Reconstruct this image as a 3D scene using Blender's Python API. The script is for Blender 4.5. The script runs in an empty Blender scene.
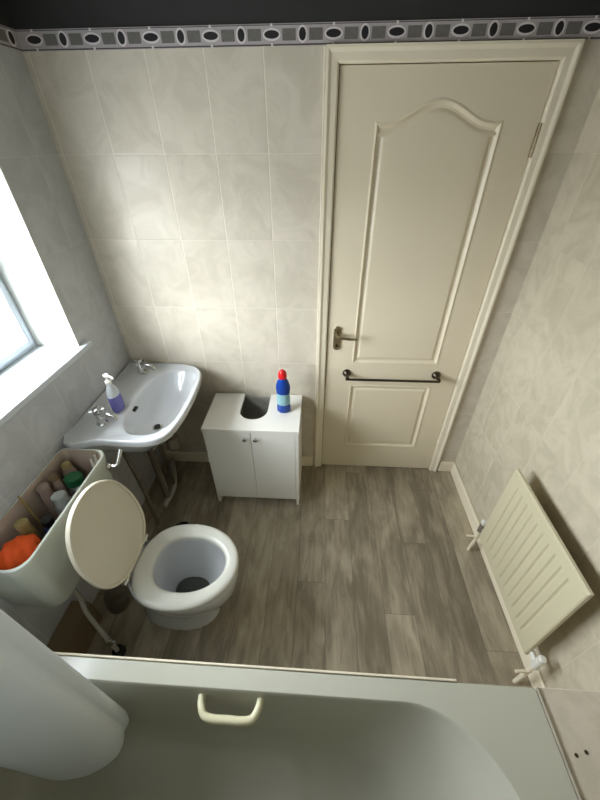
import bpy, bmesh, math, random
from mathutils import Vector, Matrix
random.seed(4)
PI = math.pi
C = bpy.context.scene.collection
sc = bpy.context.scene

# ------------------------------------------------------------------ materials
def rgb(r, g, b):
    f = lambda c: ((c/255)/12.92 if c/255 <= .04045 else (((c/255)+.055)/1.055)**2.4)
    return (f(r), f(g), f(b), 1)

def mat(name, col, rough=.5, metal=0, noise=0, nscale=20, spec=.5, bump=0, coat=0, trans=0, ior=1.45, sss=0):
    m = bpy.data.materials.new(name); m.use_nodes = True
    nt = m.node_tree; b = nt.nodes['Principled BSDF']
    b.inputs['Base Color'].default_value = col
    b.inputs['Roughness'].default_value = rough
    b.inputs['Metallic'].default_value = metal
    b.inputs['Specular IOR Level'].default_value = spec
    b.inputs['Coat Weight'].default_value = coat
    b.inputs['Transmission Weight'].default_value = trans
    b.inputs['IOR'].default_value = ior
    if sss:
        b.inputs['Subsurface Weight'].default_value = sss
        b.inputs['Subsurface Radius'].default_value = (.02, .02, .02)
    tc = nt.nodes.new('ShaderNodeTexCoord')
    n = nt.nodes.new('ShaderNodeTexNoise'); n.inputs['Scale'].default_value = nscale
    n.inputs['Detail'].default_value = 4
    nt.links.new(tc.outputs['Object'], n.inputs['Vector'])
    if noise:
        mx = nt.nodes.new('ShaderNodeMix'); mx.data_type = 'RGBA'
        mx.inputs[6].default_value = col
        mx.inputs[7].default_value = tuple(c*(1-noise) for c in col[:3]) + (1,)
        nt.links.new(n.outputs['Fac'], mx.inputs[0])
        nt.links.new(mx.outputs[2], b.inputs['Base Color'])
    if bump:
        bp = nt.nodes.new('ShaderNodeBump'); bp.inputs['Strength'].default_value = bump
        bp.inputs['Distance'].default_value = .002
        nt.links.new(n.outputs['Fac'], bp.inputs['Height']); nt.links.new(bp.outputs[0], b.inputs['Normal'])
    return m

class N:
    """tiny node builder"""
    def __init__(s, nt): s.nt = nt
    def _in(s, node, i, v):
        if hasattr(v, 'is_output') or isinstance(v, bpy.types.NodeSocket): s.nt.links.new(v, node.inputs[i])
        else: node.inputs[i].default_value = v
    def m(s, op, a, b=0.0, c=0.0):
        n = s.nt.nodes.new('ShaderNodeMath'); n.operation = op
        s._in(n, 0, a); s._in(n, 1, b)
        if op in ('MULTIPLY_ADD', 'COMPARE', 'SMOOTH_MIN'): s._in(n, 2, c)
        return n.outputs[0]
    def mix(s, f, a, b):
        n = s.nt.nodes.new('ShaderNodeMix'); n.data_type = 'RGBA'
        s._in(n, 0, f); s._in(n, 6, a); s._in(n, 7, b); return n.outputs[2]
    def comb(s, x, y, z):
        n = s.nt.nodes.new('ShaderNodeCombineXYZ'); s._in(n, 0, x); s._in(n, 1, y); s._in(n, 2, z); return n.outputs[0]
    def noise(s, vec, scale, detail=4, rough=.5, dist=0):
        n = s.nt.nodes.new('ShaderNodeTexNoise'); s._in(n, 0, vec)
        n.inputs['Scale'].default_value = scale; n.inputs['Detail'].default_value = detail
        n.inputs['Roughness'].default_value = rough; n.inputs['Distortion'].default_value = dist
        return n.outputs['Fac']
    def ramp(s, f, a, b):
        n = s.nt.nodes.new('ShaderNodeMapRange'); n.clamp = True
        s._in(n, 0, f); n.inputs[1].default_value = a; n.inputs[2].default_value = b
        n.interpolation_type = 'SMOOTHSTEP'; return n.outputs[0]
    def white(s, vec):
        n = s.nt.nodes.new('ShaderNodeTexWhiteNoise'); s._in(n, 0, vec); return n.outputs[0]

def tile_mat(name, ua, u0, va=2, v0=1.116, tw=.2045, th=.311, c1=rgb(213, 204, 187), c2=rgb(197, 188, 170), grout=rgb(236, 228, 210), rough=.2):
    m = bpy.data.materials.new(name); m.use_nodes = True
    nt = m.node_tree; k = N(nt); b = nt.nodes['Principled BSDF']; b.inputs['Specular IOR Level'].default_value = .20
    tc = nt.nodes.new('ShaderNodeTexCoord'); sp = nt.nodes.new('ShaderNodeSeparateXYZ')
    nt.links.new(tc.outputs['Object'], sp.inputs[0])
    u = k.m('DIVIDE', k.m('SUBTRACT', sp.outputs[ua], u0), tw)
    v = k.m('DIVIDE', k.m('SUBTRACT', sp.outputs[va], v0), th)
    du = k.m('MULTIPLY', k.m('ABSOLUTE', k.m('SUBTRACT', u, k.m('ROUND', u))), tw)
    dv = k.m('MULTIPLY', k.m('ABSOLUTE', k.m('SUBTRACT', v, k.m('ROUND', v))), th)
    d = k.m('MINIMUM', du, dv)
    g = k.m('MAXIMUM', k.m('SUBTRACT', 1, k.ramp(du, .0010, .0026)), k.m('MULTIPLY', .45, k.m('SUBTRACT', 1, k.ramp(dv, .0010, .0026))))
    cell = k.comb(k.m('FLOOR', u), k.m('FLOOR', v), 0.0)
    w = k.white(cell)
    off = nt.nodes.new('ShaderNodeVectorMath'); off.operation = 'MULTIPLY_ADD'
    nt.links.new(cell, off.inputs[0]); off.inputs[1].default_value = (.37, .71, .13); nt.links.new(tc.outputs['Object'], off.inputs[2])
    n1 = k.noise(off.outputs[0], 7, 6, .6, 1.2)
    n2 = k.noise(off.outputs[0], 26, 5, .6, .6)
    f = k.m('ADD', k.m('MULTIPLY', k.ramp(n1, .35, .68), .8), k.m('MULTIPLY', n2, .3))
    f = k.m('ADD', f, k.m('MULTIPLY', k.m('SUBTRACT', w, .5), .18))
    col = k.mix(f, c1, c2)
    col = k.mix(k.m('MULTIPLY', g, .6), col, grout)
    nt.links.new(col, b.inputs['Base Color'])
    nt.links.new(k.m('MULTIPLY_ADD', g, .4, rough), b.inputs['Roughness'])
    h = k.ramp(d, .0006, .0042)
    tilt = k.m('ADD', k.m('MULTIPLY', h, .7), k.m('MULTIPLY', k.noise(off.outputs[0], 9, 2), .35))
    bp = nt.nodes.new('ShaderNodeBump'); bp.inputs['Strength'].default_value = .45; bp.inputs['Distance'].default_value = .002
    nt.links.new(tilt, bp.inputs['Height']); nt.links.new(bp.outputs[0], b.inputs['Normal'])
    return m

def floor_mat():
    m = bpy.data.materials.new('grey_wood_vinyl'); m.use_nodes = True
    nt = m.node_tree; k = N(nt); b = nt.nodes['Principled BSDF']
    tc = nt.nodes.new('ShaderNodeTexCoord'); sp = nt.nodes.new('ShaderNodeSeparateXYZ')
    nt.links.new(tc.outputs['Object'], sp.inputs[0])
    PW, PL = .14, 1.22
    u = k.m('DIVIDE', k.m('SUBTRACT', sp.outputs[0], 1.12), PW)
    row = k.m('FLOOR', u); fu = k.m('SUBTRACT', u, row)
    v = k.m('DIVIDE', k.m('ADD', k.m('SUBTRACT', sp.outputs[1], k.m('MULTIPLY', row, .365)), .42), PL)
    pl = k.m('FLOOR', v); fv = k.m('SUBTRACT', v, pl)
    du = k.m('MULTIPLY', k.m('MINIMUM', fu, k.m('SUBTRACT', 1, fu)), PW)
    dv = k.m('MULTIPLY', k.m('MINIMUM', fv, k.m('SUBTRACT', 1, fv)), PL)
    g = k.m('SUBTRACT', 1, k.ramp(k.m('MINIMUM', du, dv), .0004, .0018))
    w = k.white(k.comb(row, pl, 0.0))
    vec = k.comb(k.m('ADD', sp.outputs[0], k.m('MULTIPLY', w, 7)), k.m('MULTIPLY', sp.outputs[1], .16), w)
    n1 = k.noise(vec, 34, 5, .55, .9)
    vec2 = k.comb(k.m('ADD', sp.outputs[0], k.m('MULTIPLY', w, 3)), k.m('MULTIPLY', sp.outputs[1], .35), w)
    n2 = k.noise(vec2, 8, 4, .55, .8)
    f = k.m('ADD', k.m('MULTIPLY', k.ramp(n1, .25, .75), .34), k.m('MULTIPLY', k.ramp(n2, .25, .75), .45))
    f = k.m('ADD', k.m('ADD', f, .08), k.m('MULTIPLY', k.m('SUBTRACT', w, .5), .42))
    col = k.mix(k.ramp(f, -.05, 1.1), rgb(116, 106, 89), rgb(188, 176, 152))
    col = k.mix(k.m('MULTIPLY', g, .7), col, rgb(88, 80, 70))
    nt.links.new(col, b.inputs['Base Color']); b.inputs['Roughness'].default_value = .42
    b.inputs['Specular IOR Level'].default_value = .4
    bp = nt.nodes.new('ShaderNodeBump'); bp.inputs['Strength'].default_value = .15; bp.inputs['Distance'].default_value = .001
    nt.links.new(k.m('SUBTRACT', n1, g), bp.inputs['Height']); nt.links.new(bp.outputs[0], b.inputs['Normal'])
    return m

M = dict(
    tile_far=tile_mat('marbled_tile_far', 0, .838),
    tile_side=tile_mat('marbled_tile_side', 1, -.13, c1=rgb(201, 191, 169), c2=rgb(182, 173, 151), grout=rgb(198, 188, 166)),
    tile_left=tile_mat('marbled_tile_left', 1, -.13, c1=rgb(194, 195, 196), c2=rgb(179, 180, 180), grout=rgb(200, 200, 194)),
    tile_near_dimmed=tile_mat('marbled_tile_near_dimmed', 0, .838, c1=rgb(128, 122, 108), c2=rgb(112, 107, 94), grout=rgb(140, 134, 120)),  # unseen near wall: tile colour darkened so it bounces less light back
    tile_top=tile_mat('marbled_tile_ledge', 1, -1.29, 0, 1.70, .311, .2045),
    floor=floor_mat(),
    dark=mat('dark_slate_paint', rgb(48, 47, 46), .7, noise=.15, nscale=6),
    ceil=mat('ceiling_paint', rgb(190, 188, 182), .9, noise=.04),
    door=mat('cream_gloss_paint', rgb(226, 214, 188), .38, noise=.03, nscale=5),
    trim=mat('cream_trim_paint', rgb(232, 222, 198), .35, noise=.03, nscale=9),
    upvc=mat('white_plastic_frame', rgb(176, 184, 192), .3, noise=.02),
    sill=mat('sill_plastic', rgb(196, 202, 204), .35, noise=.04),
    reveal=mat('white_reveal_paint', rgb(196, 196, 188), .6, noise=.03),
    ceramic=mat('white_ceramic', rgb(204, 206, 207), .1, noise=.02, coat=.4),
    bath=mat('pale_acrylic', rgb(192, 191, 175), .2, noise=.03, nscale=3),
    bathp=mat('bath_panel_white', rgb(222, 222, 214), .4, noise=.03),
    seat=mat('ivory_seat_plastic', rgb(212, 211, 200), .22, noise=.02),
    lid=mat('lid_plastic', rgb(220, 212, 192), .3, noise=.02),
    cistern=mat('cistern_plastic', rgb(200, 204, 192), .25, noise=.02),
    cist_in=mat('cistern_inside_stained', rgb(190, 172, 156), .6, noise=.25, nscale=12),
    chrome=mat('chrome', rgb(214, 214, 212), .12, 1, noise=.05),
    brass=mat('aged_nickel', rgb(172, 158, 130), .3, 1, noise=.15),
    iron=mat('dark_bronze', rgb(82, 74, 62), .35, 1, noise=.15),
    copper=mat('copper_pipe', rgb(150, 92, 62), .35, 1, noise=.3, nscale=30),
    pipe=mat('grey_white_pipe', rgb(176, 172, 160), .4, noise=.1),
    blackp=mat('black_rubber', rgb(22, 22, 22), .5, noise=.1),
    grimy=mat('grimy_plastic', rgb(118, 108, 94), .5, noise=.35, nscale=25),
    brown=mat('brown_board', rgb(128, 108, 80), .6, noise=.12, nscale=14),
    cab=mat('white_cabinet_laminate', rgb(236, 234, 226), .3, noise=.02),
    cabin=mat('cabinet_inner_grey', rgb(150, 148, 138), .6, noise=.05),
    rad=mat('radiator_enamel', rgb(198, 190, 160), .3, noise=.02),
    ivory=mat('ivory_plastic', rgb(232, 226, 190), .3, noise=.03),
    curtain=mat('curtain_cloth', rgb(208, 211, 210), .45, noise=.05, nscale=8, sss=.0),
    blue=mat('blue_bottle_plastic', rgb(18, 62, 150), .22, noise=.1),
    label=mat('teal_white_label', rgb(150, 196, 204), .4, noise=.35, nscale=60),
    red=mat('red_cap', rgb(214, 28, 32), .3, noise=.05),
    orange=mat('orange_sponge', rgb(244, 92, 24), .7, noise=.3, nscale=40, bump=.8),
    green=mat('green_plastic', rgb(28, 92, 56), .4, noise=.15),
    grey=mat('grey_white_plastic', rgb(160, 166, 162), .4, noise=.1),
    navy=mat('navy_plastic', rgb(44, 62, 96), .35, noise=.3, nscale=30),
    yellow=mat('mustard_plastic', rgb(158, 140, 92), .4, noise=.1),
    pinkish=mat('dusty_pink_plastic', rgb(158, 136, 122), .4, noise=.15),
    white=mat('white_plastic', rgb(226, 224, 214), .35, noise=.04),
    purple=mat('lilac_soap_liquid', rgb(104, 100, 168), .25, noise=.2, nscale=40),
    clear=mat('clear_pump_plastic', rgb(196, 200, 204), .15, noise=.05),
    water=mat('pan_water', rgb(84, 86, 82), .03, noise=.02),
    b_base=mat('border_pale', rgb(184, 176, 176), .45, noise=.15, nscale=90),
    b_line=mat('border_dark_line', rgb(82, 74, 74), .5, noise=.1),
    b_rect=mat('border_mosaic_grey', rgb(122, 118, 112), .5, noise=.4, nscale=120),
    b_oval=mat('border_dark_oval', rgb(42, 38, 42), .5, noise=.3, nscale=80),
    b_ring=mat('border_ring_white', rgb(226, 220, 218), .45, noise=.1, nscale=80),
    mould=mat('grey_sealant', rgb(186, 176, 156), .7, noise=.6, nscale=24),
)
def cloth_mat():
    m = bpy.data.materials.new('translucent_curtain_cloth'); m.use_nodes = True; nt = m.node_tree
    o = nt.nodes['Material Output']; b = nt.nodes['Principled BSDF']; k = N(nt)
    tc = nt.nodes.new('ShaderNodeTexCoord'); n = k.noise(tc.outputs['Object'], 8)
    nt.links.new(k.mix(n, rgb(228, 230, 228), rgb(216, 219, 218)), b.inputs['Base Color']); b.inputs['Roughness'].default_value = .4
    t = nt.nodes.new('ShaderNodeBsdfTranslucent'); t.inputs[0].default_value = rgb(222, 226, 224)
    mx = nt.nodes.new('ShaderNodeMixShader'); mx.inputs[0].default_value = .28
    nt.links.new(b.outputs[0], mx.inputs[1]); nt.links.new(t.outputs[0], mx.inputs[2]); nt.links.new(mx.outputs[0], o.inputs[0]); return m
M['curtain'] = cloth_mat()
def glass_mat():
    m = bpy.data.materials.new('window_glass'); m.use_nodes = True; nt = m.node_tree
    nt.nodes.clear(); o = nt.nodes.new('ShaderNodeOutputMaterial'); mx = nt.nodes.new('ShaderNodeMixShader')
    t = nt.nodes.new('ShaderNodeBsdfTransparent'); g = nt.nodes.new('ShaderNodeBsdfGlossy'); g.inputs['Roughness'].default_value = .02
    mx.inputs[0].default_value = .06; nt.links.new(t.outputs[0], mx.inputs[1]); nt.links.new(g.outputs[0], mx.inputs[2])
    nt.links.new(mx.outputs[0], o.inputs[0]); return m
M['glass'] = glass_mat()

# ------------------------------------------------------------------ object helpers
def obj(name, bm, m, parent=None, smooth=False, bevel=0, angle=40, seg=2, label=None, sub=0):
    bmesh.ops.remove_doubles(bm, verts=bm.verts, dist=1e-6)
    bmesh.ops.recalc_face_normals(bm, faces=bm.faces)
    me = bpy.data.meshes.new(name); bm.to_mesh(me); bm.free()
    o = bpy.data.objects.new(name, me); C.objects.link(o)
    for x in (m if isinstance(m, (list, tuple)) else [m]): me.materials.append(x)
    if smooth:
        for p in me.polygons: p.use_smooth = True
        md = None
    if bevel:
        md = o.modifiers.new('bevel', 'BEVEL'); md.width = bevel; md.segments = seg; md.limit_method = 'ANGLE'; md.angle_limit = math.radians(40)
        if not smooth:
            for p in me.polygons: p.use_smooth = True
    if sub:
        s_ = o.modifiers.new('sub', 'SUBSURF'); s_.levels = s_.render_levels = sub
    if smooth or bevel:
        wn = o.modifiers.new('wn', 'WEIGHTED_NORMAL'); wn.keep_sharp = True
        try: me.set_sharp_from_angle(angle=math.radians(angle))
        except Exception: pass
    if parent:
        o.parent = parent; o.location = -parent.location
    if label: o['label'] = label
    return o

def thing(name, label, cat, loc=(0, 0, 0), group=None):
    o = bpy.data.objects.new(name, None); C.objects.link(o); o.empty_display_size = .05
    o.location = loc; o['label'] = label; o['category'] = cat
    if group: o['group'] = group
    return o

def sub(o, parent):
    """re-hang a part (built in world space) below another part"""
    base = parent
    o.parent = parent
    o.location = (0, 0, 0)
    return o

def tag(o, label, cat, group=None):
    o['label'] = label; o['category'] = cat
    if group: o['group'] = group
    return o
def struct(name, bm, m, **k):
    o = obj(name, bm, m, **k); o['kind'] = 'structure'; return o

def box(bm, x0, x1, y0, y1, z0, z1, mi=0):
    vs = [bm.verts.new((x, y, z)) for x in (x0, x1) for y in (y0, y1) for z in (z0, z1)]
    for f in ((0, 1, 3, 2), (4, 6, 7, 5), (0, 4, 5, 1), (2, 3, 7, 6), (0, 2, 6, 4), (1, 5, 7, 3)):
        bm.faces.new([vs[i] for i in f]).material_index = mi
    return bm
def B(*a): return box(bmesh.new(), *a)

def loft(bm, rings, cap0=True, cap1=True, mi=0, closed=True):
    vr = [[bm.verts.new(p) for p in r] for r in rings]
    n = len(vr[0])
    for a, b in zip(vr, vr[1:]):
        for i in range(n if closed else n-1):
            j = (i+1) % n
            bm.faces.new((a[i], a[j], b[j], b[i])).material_index = mi
    if cap0: bm.faces.new(vr[0][::-1]).material_index = mi
    if cap1: bm.faces.new(vr[-1]).material_index = mi
    return vr

def lathe(bm, c, prof, seg=24, axis='z', mi=0, cap=True, flip=1):
    rings = []
    for r, h in prof:
        ring = []
        for i in range(seg):
            a = 2*PI*i/seg; x, y = r*math.cos(a), r*math.sin(a)
            p = {'z': (x, y, h), 'y': (x, h*flip, y), 'x': (h*flip, x, y)}[axis]
            ring.append((c[0]+p[0], c[1]+p[1], c[2]+p[2]))
        rings.append(ring)
    loft(bm, rings, cap, cap, mi)
    return bm

def smooth_path(pts, n=8):
    P = [Vector(p) for p in pts]; out = []
    for i in range(len(P)-1):
        p0 = P[max(i-1, 0)]; p1 = P[i]; p2 = P[i+1]; p3 = P[min(i+2, len(P)-1)]
        for k in range(n):
            t = k/n
            out.append(.5*((2*p1)+(-p0+p2)*t+(2*p0-5*p1+4*p2-p3)*t*t+(-p0+3*p1-3*p2+p3)*t**3))
    out.append(P[-1]); return out

def tube(bm, pts, r, seg=12, mi=0, caps=True):
    P = [Vector(p) for p in pts]; rings = []
    T = [(P[min(i+1, len(P)-1)]-P[max(i-1, 0)]).normalized() for i in range(len(P))]
    up = Vector((0, 0, 1)) if abs(T[0].z) < .9 else Vector((1, 0, 0))
    nrm = (up-T[0]*up.dot(T[0])).normalized()
    for i, p in enumerate(P):
        if i: nrm = (nrm-T[i]*nrm.dot(T[i])).normalized()
        bi = T[i].cross(nrm); rr = r[i] if isinstance(r, (list, tuple)) else r
        rings.append([p+rr*(math.cos(2*PI*k/seg)*nrm+math.sin(2*PI*k/seg)*bi) for k in range(seg)])
    loft(bm, rings, caps, caps, mi); return bm

def rrect(x0, x1, y0, y1, r, n=8):
    """rounded rectangle, r = radius or four radii (x1y1, x0y1, x0y0, x1y0)"""
    if not isinstance(r, (list, tuple)): r = [r]*4
    out = []
    for (cx, cy, a0, q) in ((x1-r[0], y1-r[0], 0, 0), (x0+r[1], y1-r[1], 90, 1), (x0+r[2], y0+r[2], 180, 2), (x1-r[3], y0+r[3], 270, 3)):
        for k in range(n+1):
            a = math.radians(a0+90*k/n); out.append((cx+r[q]*math.cos(a), cy+r[q]*math.sin(a)))
    return out

def egg(cx, cy, back, front, half, n=48, p=1.0):
    """toilet outline: long axis +x; back/front distances from centre, half width"""
    out = []
    for i in range(n):
        a = 2*PI*i/n; c, s = math.cos(a), math.sin(a)
        ex = 1.0 if c > 0 else .78
        out.append((cx+(front if c > 0 else back)*math.copysign(abs(c)**ex, c), cy+half*math.copysign(abs(s)**(1 if c > 0 else .9), s)))
    return out
def at_z(o2, z): return [(x, y, z) for x, y in o2]

def offset(poly, d):
    """inward offset of a counter-clockwise polygon"""
    n = len(poly); out = []
    for i in range(n):
        p0, p1, p2 = Vector(poly[i-1]), Vector(poly[i]), Vector(poly[(i+1) % n])
        e1 = (p1-p0).normalized(); e2 = (p2-p1).normalized()
        n1 = Vector((-e1.y, e1.x)); n2 = Vector((-e2.y, e2.x)); nn = (n1+n2)
        nn = nn/max(.3, (nn.length**2)/2)
        q = p1+nn*d; out.append((q.x, q.y))
    return out

# ------------------------------------------------------------------ dimensions (metres)
W = 1.972; YN = -2.00; H = 2.42; TT = 2.029; BT = 2.081
BATH_Z = .53; BATH_Y = -1.29; LEDGE_X = 1.70
WY0, WY1, WZ0, WZ1 = -1.52, -.325, 1.06, 1.73

# ------------------------------------------------------------------ room shell
struct('floor', B(-.1, W+.1, YN-.1, .1, -.08, 0), M['floor'])
struct('ceiling', B(-.3, W+.1, YN-.1, .1, H, H+.08), M['ceil'])
DX0, DX1, DZ = 1.098, 1.816, 1.981
bm = bmesh.new()                                   # door wall, with the doorway left open
for z0, z1, mi in ((0, TT, 0), (TT, H, 1)):
    box(bm, -.3, DX0-.02, 0, .1, z0, z1, mi); box(bm, DX1+.02, W+.1, 0, .1, z0, z1, mi)
box(bm, DX0-.02, DX1+.02, 0, .1, DZ+.01, TT, 0); box(bm, DX0-.02, DX1+.02, 0, .1, TT, H, 1)
struct('wall_far', bm, [M['tile_far'], M['dark']])
struct('wall_beyond_door', B(DX0-.1, DX1+.1, .1, .14, 0, DZ+.1), M['dark'])
bm = bmesh.new()
box(bm, W, W+.1, YN-.1, .1, 0, TT, 0); box(bm, W, W+.1, YN-.1, .1, TT, H, 1)
struct('wall_right', bm, [M['tile_side'], M['dark']])
bm = bmesh.new()
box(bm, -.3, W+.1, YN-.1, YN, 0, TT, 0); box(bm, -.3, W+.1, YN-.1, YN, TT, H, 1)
struct('wall_near', bm, [M['tile_near_dimmed'], M['dark']])
bm = bmesh.new()
box(bm, -.25, 0, YN, 0, 0, WZ0-.02, 0)
box(bm, -.25, 0, YN, WY0, WZ0-.02, TT, 0); box(bm, -.25, 0, WY1, 0, WZ0-.02, TT, 0)
box(bm, -.25, 0, WY0, WY1, WZ1, TT, 0); box(bm, -.25, 0, YN, 0, TT, H, 1)
struct('wall_left', bm, [M['tile_left'], M['dark']])
# white lining boards of the window recess and its sill
bm = bmesh.new()
box(bm, -.249, .004, WY1-.006, WY1, WZ0, WZ1); box(bm, -.249, .004, WY0, WY0+.006, WZ0, WZ1)
box(bm, -.249, .004, WY0, WY1, WZ1-.006, WZ1)
struct('trim_1', bm, M['reveal'])
struct('trim_2', B(-.249, .03, WY0-.04, WY1+.05, WZ0-.022, WZ0+.003), M['sill'], bevel=.004)
# window
fx0, fx1 = -.235, -.185
FW = .026
win = B(fx0, fx1, WY0+.006, WY0+FW, WZ0+.003, WZ1-.006)
box(win, fx0, fx1, WY1-FW, WY1-.006, WZ0+.003, WZ1-.006)
box(win, fx0, fx1, WY0+FW, WY1-FW, WZ0+.003, WZ0+FW)
box(win, fx0, fx1, WY0+FW, WY1-FW, WZ1-FW, WZ1-.006)
box(win, fx0, fx1, WY0+FW, WY1-FW, 1.42, 1.45)
win = struct('window_1', win, M['upvc'], bevel=.005)
def sash(y0, y1, z0, z1):
    b = bmesh.new(); w = .022
    for a in ((y0, y0+w, z0, z1), (y1-w, y1, z0, z1), (y0+w, y1-w, z0, z0+w), (y0+w, y1-w, z1-w, z1)):
        box(b, fx0+.006, fx1+.012, *a)
    s = obj('window_sash', b, M['upvc'], win, bevel=.004); s['kind'] = 'structure'
    p = obj('window_pane', B(-.214, -.210, y0+w, y1-w, z0+w, z1-w), M['glass'], s); p['kind'] = 'structure'
    return s
sash(WY0+FW+.001, WY1-FW-.001, WZ0+FW+.001, 1.419)
ts = sash(WY0+FW+.001, WY1-FW-.001, 1.451, WZ1-FW-.001)
b = B(fx1+.012, fx1+.03, -.80, -.76, 1.455, 1.469); box(b, fx1+.03, fx1+.038, -.84, -.72, 1.457, 1.467)
obj('window_handle', b, M['upvc'], ts, bevel=.003)

# skirting boards
def skirt(name, a):
    return struct(name, B(*a), M['trim'], bevel=.006)
skirt('baseboard_right', (W-.016, W, -1.288, -.016, 0, .088))
skirt('baseboard_far', (DX1+.06, W, -.016, 0, 0, .088))
skirt('baseboard_far_2', (.02, DX0-.06, -.014, 0, 0, .088))
# architrave
bm = bmesh.new()
def arch_profile(w=.044, dpt=.018):
    return [(0, 0), (0, .006), (.006, .010), (.026, .012), (.036, dpt), (w, dpt), (w, 0)]
prof = arch_profile()
path = [(DX0-.004, 0.0), (DX0-.004, DZ+.004), (DX1+.004, DZ+.004), (DX1+.004, 0.0)]
dirs = [(-1, 0), (-1, 1), (1, 1), (1, 0)]
rings = [[(px+dx*o, -d, pz+dz*o) for o, d in prof] for (px, pz), (dx, dz) in zip(path, dirs)]
loft(bm, rings)
struct('trim_3', bm, M['trim'])
# door lining
bm = bmesh.new()
box(bm, DX0-.02, DX0-.003, 0, .1, 0, DZ+.01); box(bm, DX1+.003, DX1+.02, 0, .1, 0, DZ+.01); box(bm, DX0-.003, DX1+.003, 0, .1, DZ+.003, DZ+.02)
struct('trim_4', bm, M['trim'])

# ------------------------------------------------------------------ border frieze
def border(name, axis, a0, a1, phase):
    """axis 'x': runs along the far wall, proud towards -y;  'y': along a side wall, proud towards +x"""
    bm = bmesh.new(); zc = (TT+BT)/2
    def P(u, z, d):
        return (u, -d, z) if axis == 'x' else (d, u, z)
    def slab(poly, d0, d1, mi):
        loft(bm, [[P(u, z, d0) for u, z in poly], [P(u, z, d1) for u, z in poly]], True, True, mi)
    def rect(u0, u1, z0, z1): return [(u0, z0), (u1, z0), (u1, z1), (u0, z1)]
    slab(rect(a0, a1, TT, BT), .0002, .0040, 0)
    for z0, z1 in ((TT+.0012, TT+.0045), (BT-.0042, BT-.0022)):
        slab(rect(a0, a1, z0, z1), .0040, .0046, 1)
    per = .2025; k = math.floor((a0-phase)/(per/2))-1
    while phase+k*per/2 < a1+.06:
        u = phase+k*per/2
        vert = (k % 2 == 0)
        rx, rz = ((.0115, .0155) if vert else (.0245, .0098))
        if a0+.03 < u < a1-.03:
            for s_, d0, d1, mi in ((0, .0040, .0052, 4), (1.0, .0052, .0058, 3)):
                e_ = 0 if s_ else .0052
                slab([(u+(rx+e_)*math.cos(2*PI*i/20), zc+.001+(rz+e_)*math.sin(2*PI*i/20)) for i in range(20)], d0, d1, mi)
            if not vert:
                for sg in (-1, 1): slab(rect(u-.0035, u+.0035, *sorted((zc+sg*.019, zc+sg*.026))), .004, .0050, 4)
        m0 = u+per/4+(-.0065 if vert else .0065)
        w_ = .022
        if a0+.02 < m0 < a1-.02: slab(rect(m0-w_, m0+w_, zc-.0135, zc+.0145), .0040, .0047, 2)
        k += 1
    return struct(name, bm, [M['b_base'], M['b_line'], M['b_rect'], M['b_oval'], M['b_ring']])
border('trim_5', 'x', 0.0, W, .970)
border('trim_6', 'y', YN, 0.0, -.04)

# ------------------------------------------------------------------ door
doorfront = .004
def panel_outline(x0, x1, z0, z1, arch=0):
    pts = [(x0, z0), (x1, z0), (x1, z1)]
    if arch:
        n = 28
        for i in range(1, n):
            s_ = i/n; x = x1+(x0-x1)*s_
            t = min(1, max(0, (s_-.13)/.74)); bell = (.5-.5*math.cos(2*PI*t))
            pts.append((x, z1+arch*bell**.75-(.004*math.sin(PI*min(s_, 1-s_)/.12) if min(s_, 1-s_) < .12 else 0)))
    pts.append((x0, z1)); return pts
pans = [panel_outline(1.235, 1.690, .812, 1.832, .062), panel_outline(1.235, 1.690, .195, .672)]
bm = bmesh.new()
def loopedges(poly, y):
    vs = [bm.verts.new((x, y, z)) for x, z in poly]
    return vs, [bm.edges.new((vs[i], vs[(i+1) % len(vs)])) for i in range(len(vs))]
outer = [(DX0, .006), (DX1, .006), (DX1, DZ), (DX0, DZ)]
ov, oe = loopedges(outer, doorfront); edges = list(oe); pv = []
for p in pans:
    v, e = loopedges(p, doorfront); edges += e; pv.append((p, v))
bmesh.ops.triangle_fill(bm, use_beauty=True, use_dissolve=False, edges=edges)
for p, v in pv:
    prev = v
    for off_, dep in ((.002, -.002), (.007, -.003), (.012, .003), (.018, .008), (.026, .009), (.034, .004), (.040, .002)):
        q = offset(p, off_)
        cur = [bm.verts.new((x, doorfront+dep, z)) for x, z in q]
        for i in range(len(cur)):
            j = (i+1) % len(cur); bm.faces.new((prev[i], prev[j], cur[j], cur[i]))
        prev = cur
    ce = [bm.edges.get((prev[i], prev[(i+1) % len(prev)])) for i in range(len(prev))]
    bmesh.ops.triangle_fill(bm, use_beauty=True, edges=ce)
bv = [bm.verts.new((x, .040, z)) for x, z in outer]
for i in range(4):
    j = (i+1) % 4; bm.faces.new((ov[i], ov[j], bv[j], bv[i]))
bm.faces.new(bv)
door = struct('door_1', bm, M['door'], smooth=True, angle=24)
# lever handle
b = bmesh.new(); loft(b, [[(x, y, z) for x, z in rrect(1.128, 1.164, .895, 1.028, .018, 6)] for y in (doorfront, -.004)])
h = obj('handle_plate', b, M['brass'], door, bevel=.002)
b = bmesh.new(); lathe(b, (1.147, -.004, .986), [(.011, 0), (.010, -.02), (.009, -.045), (.006, -.052)], 16, 'y')
tube(b, smooth_path([(1.147, -.046, .986), (1.175, -.050, .986), (1.215, -.050, .982), (1.246, -.044, .978)], 6), [.008]*6+[.0075]*6+[.006]*7, 10)
obj('lever', b, M['brass'], h, smooth=True)
b = bmesh.new(); lathe(b, (1.147, -.004, .922), [(.008, 0), (.007, -.006), (.003, -.008)], 12, 'y')
obj('turn_button', b, M['iron'], h, smooth=True)
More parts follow.
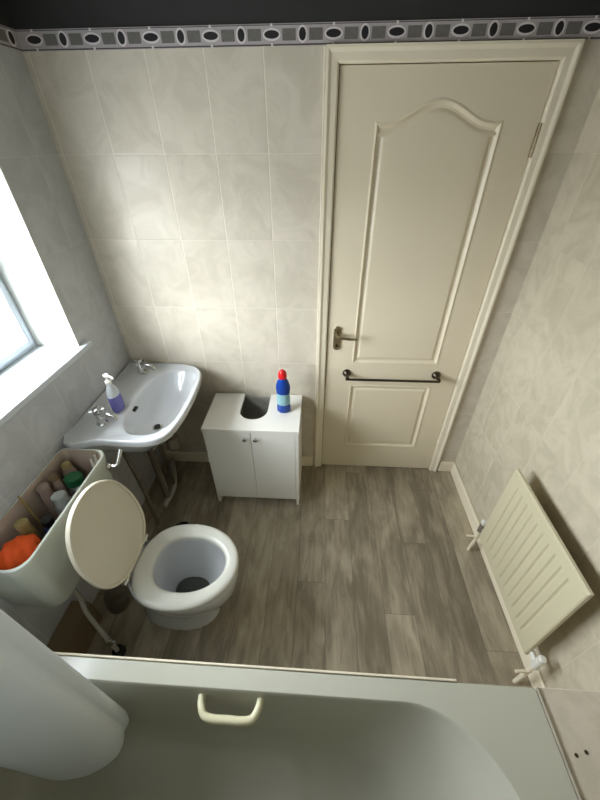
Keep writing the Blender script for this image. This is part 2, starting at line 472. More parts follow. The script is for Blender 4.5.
# grab / towel rail
rail = obj('towel_rail', tube(bmesh.new(), [(1.205, -.050, .742), (1.706, -.050, .742)], .0065, 12), M['iron'], door, smooth=True)
for x in (1.213, 1.698):
    b = bmesh.new(); lathe(b, (x, doorfront, .750), [(.024, 0), (.024, -.006), (.018, -.014), (.010, -.022), (.009, -.052), (.011, -.058), (.008, -.064)], 20, 'y')
    obj('rail_bracket', b, M['iron'], rail, smooth=True)
for z in (1.772,):
    b = B(DX1-.003, DX1+.006, -.006, .004, z-.05, z+.05)
    for k in range(3): lathe(b, (DX1+.001, -.006, 0), [(.005, z-.05+k*.034), (.005, z-.05+k*.034+.031)], 10)
    obj('hinge', b, M['brass'], door)

# ------------------------------------------------------------------ ledge beside the bath (tiled boxing)
bm = bmesh.new(); box(bm, LEDGE_X+.004, W, YN, BATH_Y, 0, BATH_Z)
bm2 = bm
o = struct('trim_7', bm2, M['tile_top'])
bm = bmesh.new()
tube(bm, [(LEDGE_X+.002, BATH_Y-.002, BATH_Z+.001), (LEDGE_X+.002, YN+.002, BATH_Z+.001)], .0045, 8)
struct('trim_8', bm, M['mould'])
bm = bmesh.new()
for x, y in ((1.735, -1.425), (1.763, -1.418)): lathe(bm, (x, y, BATH_Z), [(.0045, 0), (.0045, .0012)], 10)
struct('trim_9', bm, M['iron'])
# brown boxing at foot of the left wall
struct('trim_10', B(0.0, .085, -1.288, -1.0, 0, .17), M['brown'], bevel=.004)

# ------------------------------------------------------------------ bathtub
bt = thing('bathtub', 'pale acrylic bathtub across the near end of the room', 'bathtub', (.85, -1.64, 0))
bm = bmesh.new(); n = 10
x0, x1, y0, y1 = .002, LEDGE_X, YN+.002, BATH_Y
def br(dx0, dx1, dy0, dy1, r, z): return [(x, y, z) for x, y in rrect(x0+dx0, x1-dx1, y0+dy0, y1-dy1, r, n)]
rings = [br(.006, .006, .006, .006, .012, BATH_Z-.045), br(0, 0, 0, 0, .012, BATH_Z-.040), br(0, 0, 0, 0, .012, BATH_Z-.006), br(.004, .004, .004, .004, .012, BATH_Z),
         br(.07, .12, .055, .052, [.26, .10, .10, .26], BATH_Z), br(.0725, .1225, .0575, .0545, [.26, .10, .10, .26], BATH_Z-.002), br(.076, .129, .061, .059, [.26, .10, .10, .26], BATH_Z-.012),
         br(.10, .19, .078, .078, [.25, .11, .11, .25], BATH_Z-.12), br(.13, .29, .095, .095, [.22, .12, .12, .22], BATH_Z-.26),
         br(.16, .37, .115, .115, [.18, .12, .12, .18], BATH_Z-.345), br(.21, .44, .16, .16, [.14, .10, .10, .14], BATH_Z-.378), br(.28, .52, .22, .22, [.1, .08, .08, .1], BATH_Z-.385)]
loft(bm, rings, False, True)
shell = obj('bath_shell', bm, M['bath'], bt, smooth=True, angle=50)
obj('front_panel', B(.004, LEDGE_X-.004, BATH_Y-.022, BATH_Y-.010, 0, BATH_Z-.042), M['bathp'], bt, bevel=.002)
obj('edge_strip', B(.004, 1.478, BATH_Y-.001, BATH_Y+.005, BATH_Z-.016, BATH_Z+.0035), M['trim'], bt, bevel=.0015)
b = bmesh.new()
tube(b, smooth_path([(.744, -1.352, .492), (.748, -1.374, .492), (.762, -1.396, .490), (.79, -1.402, .490), (.83, -1.402, .490), (.87, -1.402, .490), (.898, -1.396, .490), (.912, -1.374, .492), (.916, -1.352, .492)], 6), .0105, 14)
obj('grab_handle', b, M['ivory'], bt, smooth=True, label='ivory grab handle')
b = bmesh.new(); lathe(b, (.325, -1.60, .1455), [(.034, 0), (.034, .003), (.026, .004), (.020, .010), (.006, .014)], 24)
obj('plug', b, M['blackp'], bt, smooth=True)

# ------------------------------------------------------------------ shower curtain bunched at the window end of the bath
rod = bmesh.new(); tube(rod, [(0.0, -1.465, 2.12), (W, -1.465, 2.12)], .0125, 12)
for x, f in ((0, 1), (W, -1)): lathe(rod, (x, -1.465, 2.12), [(.03, 0), (.03, .006), (.016, .014)], 20, 'x', flip=f)
tag(obj('curtain_rail', rod, M['chrome'], smooth=True), 'straight chrome rail above the bath from wall to wall', 'curtain rail')
bm = bmesh.new()
foot = [(.505, -1.392), (.527, -1.394), (.540, -1.405), (.545, -1.420), (.542, -1.432), (.543, -1.440), (.550, -1.456), (.545, -1.482), (.526, -1.503), (.497, -1.519), (.463, -1.531), (.42, -1.537),
        (.36, -1.534), (.30, -1.527), (.23, -1.520), (.17, -1.512), (.13, -1.48), (.15, -1.43), (.22, -1.405), (.30, -1.412), (.38, -1.400), (.45, -1.405)]
def closed_smooth(P, n=4):
    out = []; L = len(P)
    for i in range(L):
        p0, p1, p2, p3 = (Vector(P[(i+q) % L]) for q in (-1, 0, 1, 2))
        for k in range(n):
            t = k/n; v = .5*((2*p1)+(-p0+p2)*t+(2*p0-5*p1+4*p2-p3)*t*t+(-p0+3*p1-3*p2+p3)*t**3); out.append((v.x, v.y))
    return out
cs = closed_smooth(foot); cx = sum(p[0] for p in cs)/len(cs); cy = sum(p[1] for p in cs)/len(cs)
rings = []
for z, s_ in ((.452, .62), (.446, .86), (.450, .95), (.468, .995), (.50, 1.0), (.75, 1.0), (1.1, .995), (1.6, .97), (1.95, .92), (2.07, .90), (2.10, .88)):
    ring = []
    for i, (x, y) in enumerate(cs):
        w = .0008*math.sin(i*.7+z*2)
        dx, dy = x-cx, y-cy; L = math.hypot(dx, dy)
        q = 1-(1-s_)*(.08/max(L, .08)) if z < .6 else 1-(1-s_)*.6
        ring.append((cx+dx*(q+w/L), cy+dy*(q+w/L), z))
    rings.append(ring)
loft(bm, rings)
tag(obj('shower_curtain', bm, M['curtain'], smooth=True, angle=70), 'white shower curtain bunched into a column inside the bath, on the window side', 'shower curtain')

# ------------------------------------------------------------------ toilet
TY = -.936
to = thing('toilet', 'white toilet with raised lid and open lidless cistern under the window', 'toilet', (.45, TY, 0))
pan = bmesh.new(); nn = 48
rings = [at_z(egg(.47, TY, .20, .15, .095, nn), .0), at_z(egg(.47, TY, .20, .15, .094, nn), .03), at_z(egg(.47, TY, .18, .14, .082, nn), .08),
         at_z(egg(.49, TY, .17, .16, .088, nn), .14), at_z(egg(.51, TY, .17, .20, .115, nn), .20), at_z(egg(.53, TY, .19, .205, .142, nn), .28),
         at_z(egg(.54, TY, .22, .208, .160, nn), .35), at_z(egg(.54, TY, .225, .210, .166, nn), .385), at_z(egg(.54, TY, .222, .207, .163, nn), .403),
         at_z(egg(.55, TY, .14, .165, .118, nn), .405), at_z(egg(.55, TY, .135, .160, .113, nn), .395), at_z(egg(.55, TY, .135, .160, .115, nn), .36),
         at_z(egg(.55, TY, .13, .14, .105, nn), .30), at_z(egg(.545, TY, .11, .10, .080, nn), .24), at_z(egg(.535, TY, .085, .07, .055, nn), .195), at_z(egg(.53, TY, .06, .045, .035, nn), .17)]
loft(pan, rings)
pan_o = obj('pan', pan, M['ceramic'], to, smooth=True, angle=60)
b = bmesh.new(); loft(b, [at_z(egg(.537, TY, .080, .070, .052, 32), .2005), at_z(egg(.537, TY, .080, .070, .052, 32), .2015)])
sub(obj('pan_water', b, M['water']), pan_o).location = (0, 0, 0)
b = bmesh.new(); tube(b, smooth_path([(.34, TY, .24), (.27, TY, .23), (.2, TY, .18), (.14, TY, .09), (.13, TY, .0)], 6), .048, 20)
obj('soil_pipe', b, M['grimy'], to, smooth=True)
st = bmesh.new()
so = lambda e, z: at_z(egg(.535, TY, .19+e, .222+e, .176+e, nn), z)
si = lambda e, z: at_z(egg(.555, TY, .138-e, .150-e, .112-e, nn), z)
vr = loft(st, [so(-.006, .409), so(0, .414), so(0, .422), so(-.005, .429), so(-.016, .433), si(-.018, .433), si(-.006, .429), si(0, .421), si(0, .411), si(-.008, .409), so(-.006, .409)], False, False)
obj('seat', st, M['seat'], to, smooth=True, angle=60)
# lid: tilted slab leaning to the cistern
L = .405; hw = .172
ld = bmesh.new()
tilt = math.atan2(.79-.43, .272-.345); hx, hz = .342, .428
dirv = Vector((math.cos(tilt), 0, math.sin(tilt))); nrm = Vector((math.sin(tilt), 0, -math.cos(tilt)))
def lid_ring(e, d, n_=48):
    out = []
    for i in range(n_):
        a = 2*PI*i/n_; c, s_ = math.cos(a), math.sin(a)
        u = L/2 + (L/2-e)*math.copysign(abs(c)**(1 if c > 0 else .72), c); w = (hw-e)*math.copysign(abs(s_)**.92, s_)
        p = Vector((hx, TY, hz))+dirv*u+nrm*d; out.append((p.x, p.y+w, p.z))
    return out
loft(ld, [lid_ring(.012, .002), lid_ring(.011, .010), lid_ring(.003, .010), lid_ring(.0, .006), lid_ring(.0, -.004), lid_ring(.006, -.011), lid_ring(.03, -.015), lid_ring(.09, -.017)])
obj('lid', ld, M['lid'], to, smooth=True, angle=40)
for dy in (-.085, .085):
    b = bmesh.new(); lathe(b, (.342, TY+dy, .404), [(.013, 0), (.013, .030), (.010, .036)], 14)
    tube(b, [(.342, TY+dy-.02, .436), (.342, TY+dy+.02, .436)], .010, 12)
    obj('seat_hinge', b, M['chrome'], to, smooth=True)
# cistern, open top
cy0, cy1, cz1, cz0 = -1.168, -.662, .772, .425
ci = bmesh.new()
def cr(e, dz, z, t=0): return [(x, y, z) for x, y in rrect(.003+e, .203-e-t, cy0+e+t*1.3, cy1-e-t*1.3, [.05, .02, .02, .05], 8)]
outer_r = [cr(.03, 0, cz0, .03), cr(.012, 0, cz0+.012, .025), cr(0, 0, cz0+.05, .018), cr(0, 0, .62, .006), cr(0, 0, cz1-.03, 0), cr(-.0015, 0, cz1-.026, 0), cr(-.0015, 0, cz1-.003, 0), cr(.001, 0, cz1, 0)]
inner_r = [cr(.0065, 0, cz1, 0), cr(.009, 0, cz1-.004, 0), cr(.010, 0, .62, .008), cr(.012, 0, cz0+.07, .02), cr(.025, 0, cz0+.03, .03)]
loft(ci, outer_r+[inner_r[0]], True, False, 0); loft(ci, inner_r, False, True, 1)
cis = obj('cistern', ci, [M['cistern'], M['cist_in']], to, smooth=True, angle=50)
b = bmesh.new(); lathe(b, (.204, -.700, .715), [(.016, 0), (.016, .006), (.009, .012), (.008, .03)], 16, 'x')
tube(b, smooth_path([(.232, -.700, .715), (.240, -.690, .722), (.244, -.665, .745), (.246, -.648, .762)], 5), [.007]*5+[.008]*5+[.0095]*6, 12)
lv = obj('flush_lever', b, M['chrome'], to, smooth=True)
b = bmesh.new(); tube(b, smooth_path([(.12, TY, .43), (.12, TY, .38), (.15, TY, .335), (.22, TY, .325), (.345, TY, .325)], 6), .022, 16)
obj('flush_pipe', b, M['pipe'], to, smooth=True)
b = bmesh.new(); tube(b, smooth_path([(.15, -1.06, .45), (.15, -1.06, .36), (.165, -1.085, .30), (.205, -1.115, .235), (.225, -1.128, .19), (.225, -1.130, .12), (.225, -1.130, 0)], 6), .0085, 12)
fp = obj('fill_pipe', b, M['pipe'], to, smooth=True)
b = bmesh.new(); lathe(b, (.225, -1.130, 0), [(.028, 0), (.026, .012), (.022, .016), (.022, .03)], 20)
obj('pipe_collar', b, M['blackp'], to, smooth=True)
b = bmesh.new(); lathe(b, (.225, -1.130, 0), [(.012, .11), (.014, .112), (.014, .15), (.012, .152)], 16); lathe(b, (.235, -1.130, .13), [(.006, 0), (.006, .02)], 10, 'x')
obj('isolating_valve', b, M['chrome'], to, smooth=True)

# ------------------------------------------------------------------ things kept in the open cistern
base_z = cz0+.031
def bottle_along(name, p0, p1, r, cm, capm, cap_len, label, cat, neck=.5):
    """bottle whose axis runs from p0 (base) to p1 (top)"""
    p0, p1 = Vector(p0), Vector(p1); d = p1-p0; L = d.length; q = d.to_track_quat('Z', 'Y').to_matrix()
    t = thing(name, label, cat, tuple(p0), 'cleaning things kept in the open cistern')
    def mk(prof, nm, m):
        b = bmesh.new(); lathe(b, (0, 0, 0), prof, 20)
        bmesh.ops.transform(b, matrix=Matrix.Translation(p0) @ q.to_4x4(), verts=b.verts)
        obj(nm, b, m, t, smooth=True, angle=50)
    e = L-cap_len
    mk([(r*.85, 0), (r, .006), (r, e-.035), (r*.92, e-.02), (r*neck, e-.004), (r*neck, e)], 'bottle_body', cm)
    mk([(r*neck*1.2, e), (r*neck*1.2, L-.004), (r*neck, L)], 'cap', capm)
    return t
bottle_along('spray_bottle', (.115, -.800, base_z), (.105, -.775, .735), .030, M['grey'], M['green'], .035, 'grey bottle with green cap in the open cistern', 'bottle', .9)
bottle_along('cleaner_bottle', (.125, -.875, base_z), (.110, -.870, .742), .031, M['grey'], M['grey'], .02, 'grey-white round-topped bottle in the middle of the open cistern', 'bottle', .7)
bottle_along('polish_bottle', (.10, -.958, base_z), (.118, -.960, .725), .026, M['navy'], M['blackp'], .025, 'dark blue bottle beside the orange sponge in the cistern', 'bottle', .6)
bottle_along('shampoo_bottle', (.075, -1.01, base_z), (.050, -.985, .742), .022, M['yellow'], M['yellow'], .02, 'mustard bottle at the back of the open cistern, nearest the orange sponge', 'bottle', .8)
bottle_along('lotion_bottle', (.045, -.865, base_z), (.040, -.845, .758), .022, M['pinkish'], M['pinkish'], .02, 'dusty pink bottle against the wall side of the cistern', 'bottle', .8)
bottle_along('scrub_bottle', (.050, -.735, base_z), (.050, -.725, .748), .026, M['pinkish'], M['yellow'], .02, 'pink-brown bottle in the basin end of the open cistern', 'bottle', .6)
bottle_along('conditioner_bottle', (.150, -.835, base_z), (.160, -.825, .722), .020, M['white'], M['grey'], .02, 'slim white bottle near the front rim of the open cistern', 'bottle', .7)
bottle_along('soap_bottle', (.060, -.800, base_z), (.045, -.795, .765), .021, M['pinkish'], M['brown'], .03, 'pink-brown bottle with brown cap on the wall side of the cistern', 'bottle', .6)
bottle_along('mouthwash_bottle', (.150, -.926, base_z), (.166, -.918, .700), .017, M['blackp'], M['navy'], .03, 'black bottle with blue cap near the front rim of the cistern', 'bottle', .7)
def stick(name, a, b_, r, m, label, cat):
    b = bmesh.new(); a, b_ = Vector(a), Vector(b_)
    tube(b, [a, a.lerp(b_, .3), a.lerp(b_, .9), b_], [r*.7, r, r, r*.6], 10)
    lathe(b, tuple(a), [(r*2.2, -.002), (r*2.4, .02), (r*1.2, .04)], 12)
    return tag(obj(name, b, m, smooth=True), label, cat, 'cleaning things kept in the open cistern')
stick('cleaning_brush', (.160, -.745, base_z+.003), (.178, -.735, .790), .006, M['white'], 'white-handled brush leaning on the front rim of the cistern', 'brush')
stick('dish_brush', (.125, -.705, base_z+.003), (.160, -.690, .765), .006, M['white'], 'white-handled brush at the basin end corner of the cistern', 'brush')
stick('scrubbing_stick', (.045, -.93, base_z+.003), (.030, -.925, .80), .006, M['yellow'], 'mustard stick leaning on the wall side of the cistern', 'brush')
bm = bmesh.new(); bmesh.ops.create_icosphere(bm, subdivisions=4, radius=1)
for v in bm.verts:
    n_ = v.co.normalized(); k = 1+.05*math.sin(n_.x*9+n_.y*7)+.04*math.sin(n_.z*13-n_.y*11)
    v.co = Vector((.100, -1.078, .700))+Vector((n_.x*.060*k, n_.y*.064*k, n_.z*.055*k))
tag(obj('bath_sponge', bm, M['orange'], smooth=True, angle=80), 'bright orange round sponge at the bath end of the open cistern', 'sponge', 'cleaning things kept in the open cistern')
bottle_along('storage_tub', (.095, -1.085, base_z), (.095, -1.085, .635), .05, M['navy'], M['navy'], .01, 'dark tub under the orange sponge in the cistern', 'tub', .95)

# ------------------------------------------------------------------ wash basin
BZ = .80
wb = thing('wash_basin', 'white wall-hung wash basin with two taps in the corner', 'wash basin', (.2, -.33, BZ-.2))
def ray_ring(c, poly, z, n_=64):
    out = []; L_ = len(poly)
    for i in range(n_):
        a = 2*PI*i/n_; d = Vector((math.cos(a), math.sin(a))); best = None
        for j in range(L_):
            p, q = Vector(poly[j]), Vector(poly[(j+1) % L_]); e = q-p
            den = d.x*e.y-d.y*e.x
            if abs(den) < 1e-9: continue
            w = p-Vector(c); t = (w.x*e.y-w.y*e.x)/den; s_ = (w.x*d.y-w.y*d.x)/den
            if t > 0 and -1e-6 <= s_ <= 1+1e-6 and (best is None or t < best): best = t
        out.append((c[0]+d.x*best, c[1]+d.y*best, z))
    return out
yc = -.330
bo = closed_smooth([(.0, -.625), (.16, -.636), (.32, -.640), (.395, -.622), (.436, -.575), (.456, -.47), (.460, -.33), (.452, -.19), (.430, -.095), (.37, -.038), (.28, -.022), (.14, -.020), (.0, -.022)], 4)
bo = [(max(.002, x), y) for x, y in bo]
def sc_out(k, z, ax=.0): return [(max(.002, ax+(p[0]-ax)*k), yc+(p[1]-yc)*k, z) for p in ray_ring((.2, yc), bo, z)]
def bowl(hx_, hy_, cx_, z, p_=2.6):
    out = []
    for i in range(64):
        a = 2*PI*i/64; c, s_ = math.cos(a), math.sin(a)
        out.append((cx_+hx_*math.copysign(abs(c)**(2/p_), c), yc+hy_*math.copysign(abs(s_)**(2/p_), s_), z))
    return out
bs = bmesh.new()
loft(bs, [sc_out(.42, BZ-.205), sc_out(.62, BZ-.19), sc_out(.82, BZ-.12), sc_out(.93, BZ-.06), sc_out(.975, BZ-.042), sc_out(.995, BZ-.03), sc_out(1.0, BZ-.008), sc_out(.992, BZ-.001), sc_out(.975, BZ),
          sc_out(.94, BZ-.006), bowl(.134, .262, .303, BZ-.010), bowl(.126, .250, .303, BZ-.022), bowl(.116, .224, .300, BZ-.06), bowl(.100, .175, .297, BZ-.105), bowl(.065, .11, .293, BZ-.132), bowl(.022, .022, .290, BZ-.142, 2)])
body = obj('basin_body', bs, M['ceramic'], wb, smooth=True, angle=70)
b = bmesh.new(); lathe(b, (.280, -.40, BZ-.1345), [(.024, 0), (.024, .004), (.015, .005)], 24)
for v in b.verts: v.co.z += 0
wr = obj('waste_hole', b, M['chrome'], wb, smooth=True)
b = bmesh.new(); lathe(b, (.280, -.40, BZ-.1315), [(.0155, 0), (.0155, .0035)], 20)
obj('plug_hole', b, M['blackp'], wb)
b = bmesh.new(); loft(b, [[(x, y, z) for y, z in rrect(-.395, -.360, BZ-.048, BZ-.036, .005, 4)] for x in (.180, .192)])
bmesh.ops.transform(b, matrix=Matrix.Identity(4), verts=b.verts)
obj('overflow_slot', b, M['blackp'], wb)
for ty in (-.525, -.115):
    b = bmesh.new(); lathe(b, (.115, ty, BZ-.008), [(.024, 0), (.024, .006), (.016, .010), (.014, .055), (.018, .058)], 20)
    tube(b, smooth_path([(.115, ty, BZ+.030), (.145, ty, BZ+.042), (.178, ty, BZ+.038), (.192, ty, BZ+.018)], 6), [.011]*6+[.010]*6+[.009]*7, 12)
    t_ = obj('tap', b, M['chrome'], wb, smooth=True)
    b = bmesh.new(); lathe(b, (.115, ty, BZ+.050), [(.012, 0), (.017, .006), (.018, .022), (.010, .028)], 16)
    for q in range(4):
        a = q*PI/2+.5; tube(b, [(.115, ty, BZ+.064), (.115+.030*math.cos(a), ty+.030*math.sin(a), BZ+.064)], .0055, 8)
    o = obj('tap_head', b, M['chrome'], smooth=True); sub(o, t_)
b = bmesh.new(); lathe(b, (.290, -.33, BZ-.29), [(.018, .10), (.018, .03), (.034, .028), (.034, -.04), (.026, -.055), (.010, -.06)], 20)
tube(b, smooth_path([(.29, -.33, BZ-.27), (.22, -.33, BZ-.27), (.165, -.33, BZ-.275), (.150, -.33, BZ-.33), (.150, -.33, .30), (.150, -.33, 0)], 6), .019, 14)
obj('waste_trap', b, M['grimy'], wb, smooth=True)
for py, px in ((-.47, .12), (-.20, .12)):
    b = bmesh.new(); tube(b, smooth_path([(.10, py+.0, BZ-.10), (.10, py, .62), (px, py-.01, .5), (px+.03, py-.03, .34), (px+.03, py-.03, .16), (px+.03, py-.03, 0)], 6), .011, 10)
    lathe(b, (px+.03, py-.03, 0), [(.012, .33), (.013, .335), (.013, .375), (.012, .38)], 12)
    obj('supply_pipe', b, M['grimy'], wb, smooth=True)
b = bmesh.new(); tube(b, smooth_path([(.15, -.40, 0.02), (.16, -.30, .02), (.15, -.22, .02), (.10, -.10, .02), (.06, -.02, .02)], 5), .018, 12)
tag(obj('floor_pipe', b, M['pipe'], smooth=True), 'pale waste pipe lying on the floor under the wash basin', 'pipe')
b = bmesh.new(); tube(b, smooth_path([(.20, -.62, 0.012), (.24, -.55, .012), (.30, -.50, .012), (.33, -.52, .012), (.28, -.60, .012)], 6), .0115, 10)
tag(obj('rubber_hose', b, M['blackp'], smooth=True), 'short black hose curled on the floor behind the toilet lid', 'hose')

# soap bottle on the basin deck
sx, sy, sz = .143, -.425, BZ-.006
sb = thing('soap_dispenser', 'clear pump bottle of lilac liquid soap between the basin taps', 'soap bottle', (sx, sy, sz))
def ovalring(rx, ry, z): return [(sx+rx*math.cos(2*PI*i/28), sy+ry*math.sin(2*PI*i/28), sz+z) for i in range(28)]
b = bmesh.new(); loft(b, [ovalring(.020, .030, 0), ovalring(.024, .034, .005), ovalring(.025, .035, .05), ovalring(.024, .034, .082)])
obj('soap_liquid', b, M['purple'], sb, smooth=True)
b = bmesh.new(); loft(b, [ovalring(.0235, .0335, .0825), ovalring(.022, .031, .105), ovalring(.015, .018, .128), ovalring(.011, .011, .136), ovalring(.011, .011, .142)])
obj('bottle_shoulder', b, M['clear'], sb, smooth=True)
b = bmesh.new(); lathe(b, (sx, sy, sz), [(.014, .1425), (.014, .156), (.006, .158), (.004, .160), (.004, .178), (.011, .180), (.011, .188), (.005, .190)], 16)
tube(b, [(sx, sy, sz+.184), (sx+.03, sy-.012, sz+.184), (sx+.038, sy-.015, sz+.176)], .0045, 8)
obj('pump', b, M['white'], sb, smooth=True)

# ------------------------------------------------------------------ cabinet
cx0, cx1, cyf, ct = .462, .966, -.332, .602
cb = thing('bathroom_cabinet', 'white two-door cabinet with a half-round cut-out in its top', 'cabinet', (.714, -.17, 0))
bm = bmesh.new()
hx0, hx1, hyf = .634, .786, -.245
top = [(cx0, cyf), (cx1, cyf), (cx1, -.016), (hx1, -.016)]
for i in range(0, 17):
    a = -PI*i/16
    top.append(((hx0+hx1)/2+(hx1-hx0)/2*math.cos(a), hyf+(hx1-hx0)/2+(hx1-hx0)/2*math.sin(a)))
top += [(hx0, -.016), (cx0, -.016)]
loft(bm, [[(x, y, ct-.018) for x, y in top], [(x, y, ct) for x, y in top]])
obj('top_board', bm, M['cab'], cb)
for a, b_ in ((cx0+.003, cx0+.020), (cx1-.020, cx1-.003)):
    obj('side_panel', B(a, b_, cyf+.004, -.018, 0, ct-.018), M['cab'], cb, bevel=.001)
obj('bottom_board', B(cx0+.020, cx1-.020, cyf+.022, -.018, .056, .072), M['cabin'], cb)
obj('back_panel', B(cx0+.020, cx1-.020, -.024, -.018, .056, ct-.018), M['cabin'], cb)
obj('bottom_rail', B(cx0+.020, cx1-.020, cyf+.006, cyf+.020, .050, .064), M['cab'], cb)
mid = (cx0+cx1)/2
for a, b_, kx in ((cx0+.021, mid-.0015, mid-.030), (mid+.0015, cx1-.021, mid+.026)):
    d = obj('door', B(a, b_, cyf+.003, cyf+.018, .066, ct-.020), M['cab'], cb, bevel=.0015)
    b = bmesh.new(); lathe(b, (kx, cyf+.004, .545), [(.006, 0), (.006, -.010), (.011, -.014), (.011, -.020), (.005, -.023)], 14, 'y')
    sub(obj('knob', b, M['chrome'], smooth=True), d)

# bleach bottle
bx, by, bz = .874, -.158, ct
bl = thing('bleach_bottle', 'blue bleach bottle with red cap standing on the white cabinet', 'bottle', (bx, by, bz))
def orr(rx, ry, z): return [(bx+rx*math.cos(2*PI*i/32), by+ry*math.sin(2*PI*i/32), bz+z) for i in range(32)]
b = bmesh.new(); loft(b, [orr(.033, .026, 0), orr(.037, .030, .006), orr(.037, .030, .03), orr(.034, .028, .05), orr(.034, .028, .12), orr(.038, .031, .145), orr(.037, .030, .165), orr(.029, .025, .19), orr(.019, .018, .207), orr(.017, .017, .214)])
obj('bottle_body', b, M['blue'], bl, smooth=True)
b = bmesh.new(); loft(b, [orr(.0352, .0292, .052), orr(.0352, .0292, .120)])
obj('label', b, M['label'], bl, smooth=True, label='teal and white label')
b = bmesh.new(); loft(b, [orr(.022, .022, .214), orr(.023, .023, .220), orr(.021, .021, .240), orr(.015, .015, .252), orr(.008, .008, .258)])
obj('cap', b, M['red'], bl, smooth=True)

# ------------------------------------------------------------------ radiator
ry0, ry1, rz0, rz1 = -1.100, -.605, .185, .690
rx1, rx0 = W-.045, W-.092
rd = thing('radiator', 'cream panel radiator low on the right wall next to the bath', 'radiator', (W-.06, (ry0+ry1)/2, rz0))
def rad_panel(xf, xb):
    bm = bmesh.new(); nr = 10; m_ = .045
    ys = [ry0, ry0+.004, ry0+m_]; prof = [(ry0, .004), (ry0+.004, 0)]
    pitch = (ry1-ry0-2*m_)/nr
    cols = [(ry0, .003, .003), (ry0+.004, 0, 0), (ry0+m_, 0, 0)]
    for i in range(nr):
        a = ry0+m_+i*pitch
        cols += [(a+pitch*.30, 0, 0), (a+pitch*.42, 0, -.006), (a+pitch*.58, 0, -.006), (a+pitch*.70, 0, 0)]
    cols += [(ry1-m_, 0, 0), (ry1-.004, 0, 0), (ry1, .003, .003)]
    rows = [(rz0, .006, 0), (rz0+.006, 0, 0), (rz0+.045, 0, 0), (rz0+.062, 0, 1), (rz1-.062, 0, 1), (rz1-.045, 0, 0), (rz1-.006, 0, 0), (rz1, .006, 0)]
    grid = [[bm.verts.new((xf-(-max(c[1], r[1])) - (c[2] if c[2] < 0 else 0)*r[2], c[0], r[0])) for c in cols] for r in rows]
    for i in range(len(rows)-1):
        for j in range(len(cols)-1): bm.faces.new((grid[i][j], grid[i][j+1], grid[i+1][j+1], grid[i+1][j]))
    # edges folded back to the wall side and a flat back
    per = [grid[0][j] for j in range(len(cols))]+[grid[i][-1] for i in range(1, len(rows))]+[grid[-1][j] for j in range(len(cols)-2, -1, -1)]+[grid[i][0] for i in range(len(rows)-2, 0, -1)]
    back = [bm.verts.new((xb, v.co.y, v.co.z)) for v in per]
    for i in range(len(per)):
        j = (i+1) % len(per); bm.faces.new((per[i], per[j], back[j], back[i]))
    bm.faces.new(back)
    return bm
obj('front_panel', rad_panel(rx0, rx0+.016), M['rad'], rd, smooth=True, angle=30)
b = bmesh.new()
for i in range(14):
    y = ry0+.05+i*(ry1-ry0-.1)/13; box(b, rx0+.017, rx1-.006, y-.0015, y+.0015, rz0+.05, rz1-.05)
box(b, rx0+.016, rx0+.018, ry0+.03, ry1-.03, rz0+.03, rz1-.03)
obj('convector_fins', b, M['rad'], rd)
for y in (ry0+.1, ry1-.1): obj('wall_bracket', B(rx1-.006, W-.001, y-.015, y+.015, rz0+.05, rz1-.15), M['rad'], rd)
for y, s_ in ((ry0, -1), (ry1, 1)):
    b = bmesh.new(); xv = rx0+.022
    tube(b, [(xv, y-.004*s_, rz0+.025), (xv, y+.036*s_, rz0+.025)], .010, 12)
    lathe(b, (xv, y+.036*s_, 0), [(.012, rz0-.005), (.014, rz0+.0), (.014, rz0+.05), (.012, rz0+.055)], 14)
    v_ = obj('valve', b, M['white'] if s_ < 0 else M['chrome'], rd, smooth=True)
    b = bmesh.new(); lathe(b, (xv, y+.036*s_, 0), [(.011, rz0+.056), (.014, rz0+.06), (.013, rz0+.080), (.009, rz0+.084)], 16)
    sub(obj('valve_head', b, M['white'], smooth=True), v_)
    b = bmesh.new(); tube(b, smooth_path([(xv, y+.036*s_, rz0-.004), (xv, y+.036*s_, .10), (xv-.004, y+.038*s_, .04), (xv-.006, y+.038*s_, 0)], 5), .0085, 12)
    obj('pipe', b, M['trim'], rd, smooth=True)
    b = bmesh.new(); tube(b, [(xv+.012, y+.036*s_, rz0-.055), (xv-.05, y+.040*s_, rz0-.055)], .006, 10)
    obj('drain_tail', b, M['trim'], rd, smooth=True)

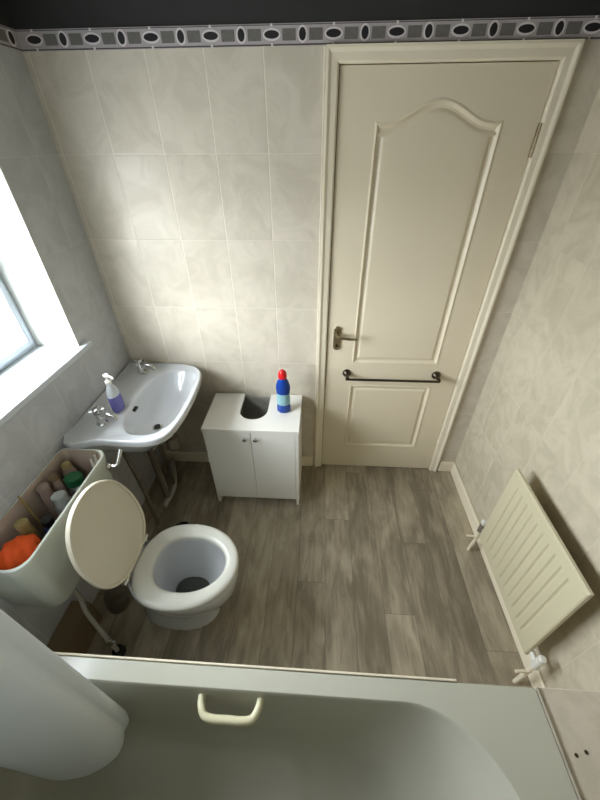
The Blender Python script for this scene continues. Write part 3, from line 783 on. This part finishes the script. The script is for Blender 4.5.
# ------------------------------------------------------------------ daylight
wld = bpy.data.worlds.new('daylight'); sc.world = wld; wld.use_nodes = True
wn_ = wld.node_tree; bg = wn_.nodes['Background']; kk = N(wn_)          # overcast sky: brighter overhead, dim ground below
tcw = wn_.nodes.new('ShaderNodeTexCoord'); spw = wn_.nodes.new('ShaderNodeSeparateXYZ'); wn_.links.new(tcw.outputs['Generated'], spw.inputs[0])
up_ = kk.ramp(spw.outputs[2], -.05, .08)
wn_.links.new(kk.mix(up_, (.88, .93, .95, 1), (.88, .94, 1.0, 1)), bg.inputs[0])
wn_.links.new(kk.m('MULTIPLY_ADD', up_, kk.m('MULTIPLY_ADD', spw.outputs[2], 5.0, 5.0), 4.0), bg.inputs[1])
pl = bpy.data.lights.new('window_portal', 'AREA'); pl.shape = 'RECTANGLE'; pl.size = WZ1-WZ0; pl.size_y = WY1-WY0
pl.cycles.is_portal = True
po = bpy.data.objects.new('window_portal', pl); C.objects.link(po)
po.location = (-.26, (WY0+WY1)/2, (WZ0+WZ1)/2); po.rotation_euler = (0, -PI/2, 0)

# ------------------------------------------------------------------ camera
cam = bpy.data.cameras.new('camera'); co = bpy.data.objects.new('camera', cam); C.objects.link(co)
CX, CY, CZ, yaw, pitch, roll, fpx = 1.05237, -1.61743, 1.77709, -.0616677, .6460379, -.0076460, 343.679
f = Vector((math.sin(yaw)*math.cos(pitch), math.cos(yaw)*math.cos(pitch), -math.sin(pitch)))
r = f.cross(Vector((0, 0, 1))).normalized(); u = r.cross(f)
r2 = math.cos(roll)*r+math.sin(roll)*u; u2 = -math.sin(roll)*r+math.cos(roll)*u
co.matrix_world = Matrix(((r2.x, u2.x, -f.x, CX), (r2.y, u2.y, -f.y, CY), (r2.z, u2.z, -f.z, CZ), (0, 0, 0, 1)))
cam.sensor_fit = 'HORIZONTAL'; cam.sensor_width = 36; cam.lens = fpx/600*36; cam.clip_start = .02
sc.camera = co

sc.view_settings.view_transform = 'Standard'; sc.view_settings.look = 'None'; sc.view_settings.gamma = 1
sc.view_settings.use_curve_mapping = False; sc.view_settings.exposure = 1.9
sc.cycles.max_bounces = 12; sc.cycles.diffuse_bounces = 8; sc.cycles.glossy_bounces = 4; sc.cycles.transparent_max_bounces = 8
sc.cycles.use_denoising = True; sc.cycles.sample_clamp_indirect = 8
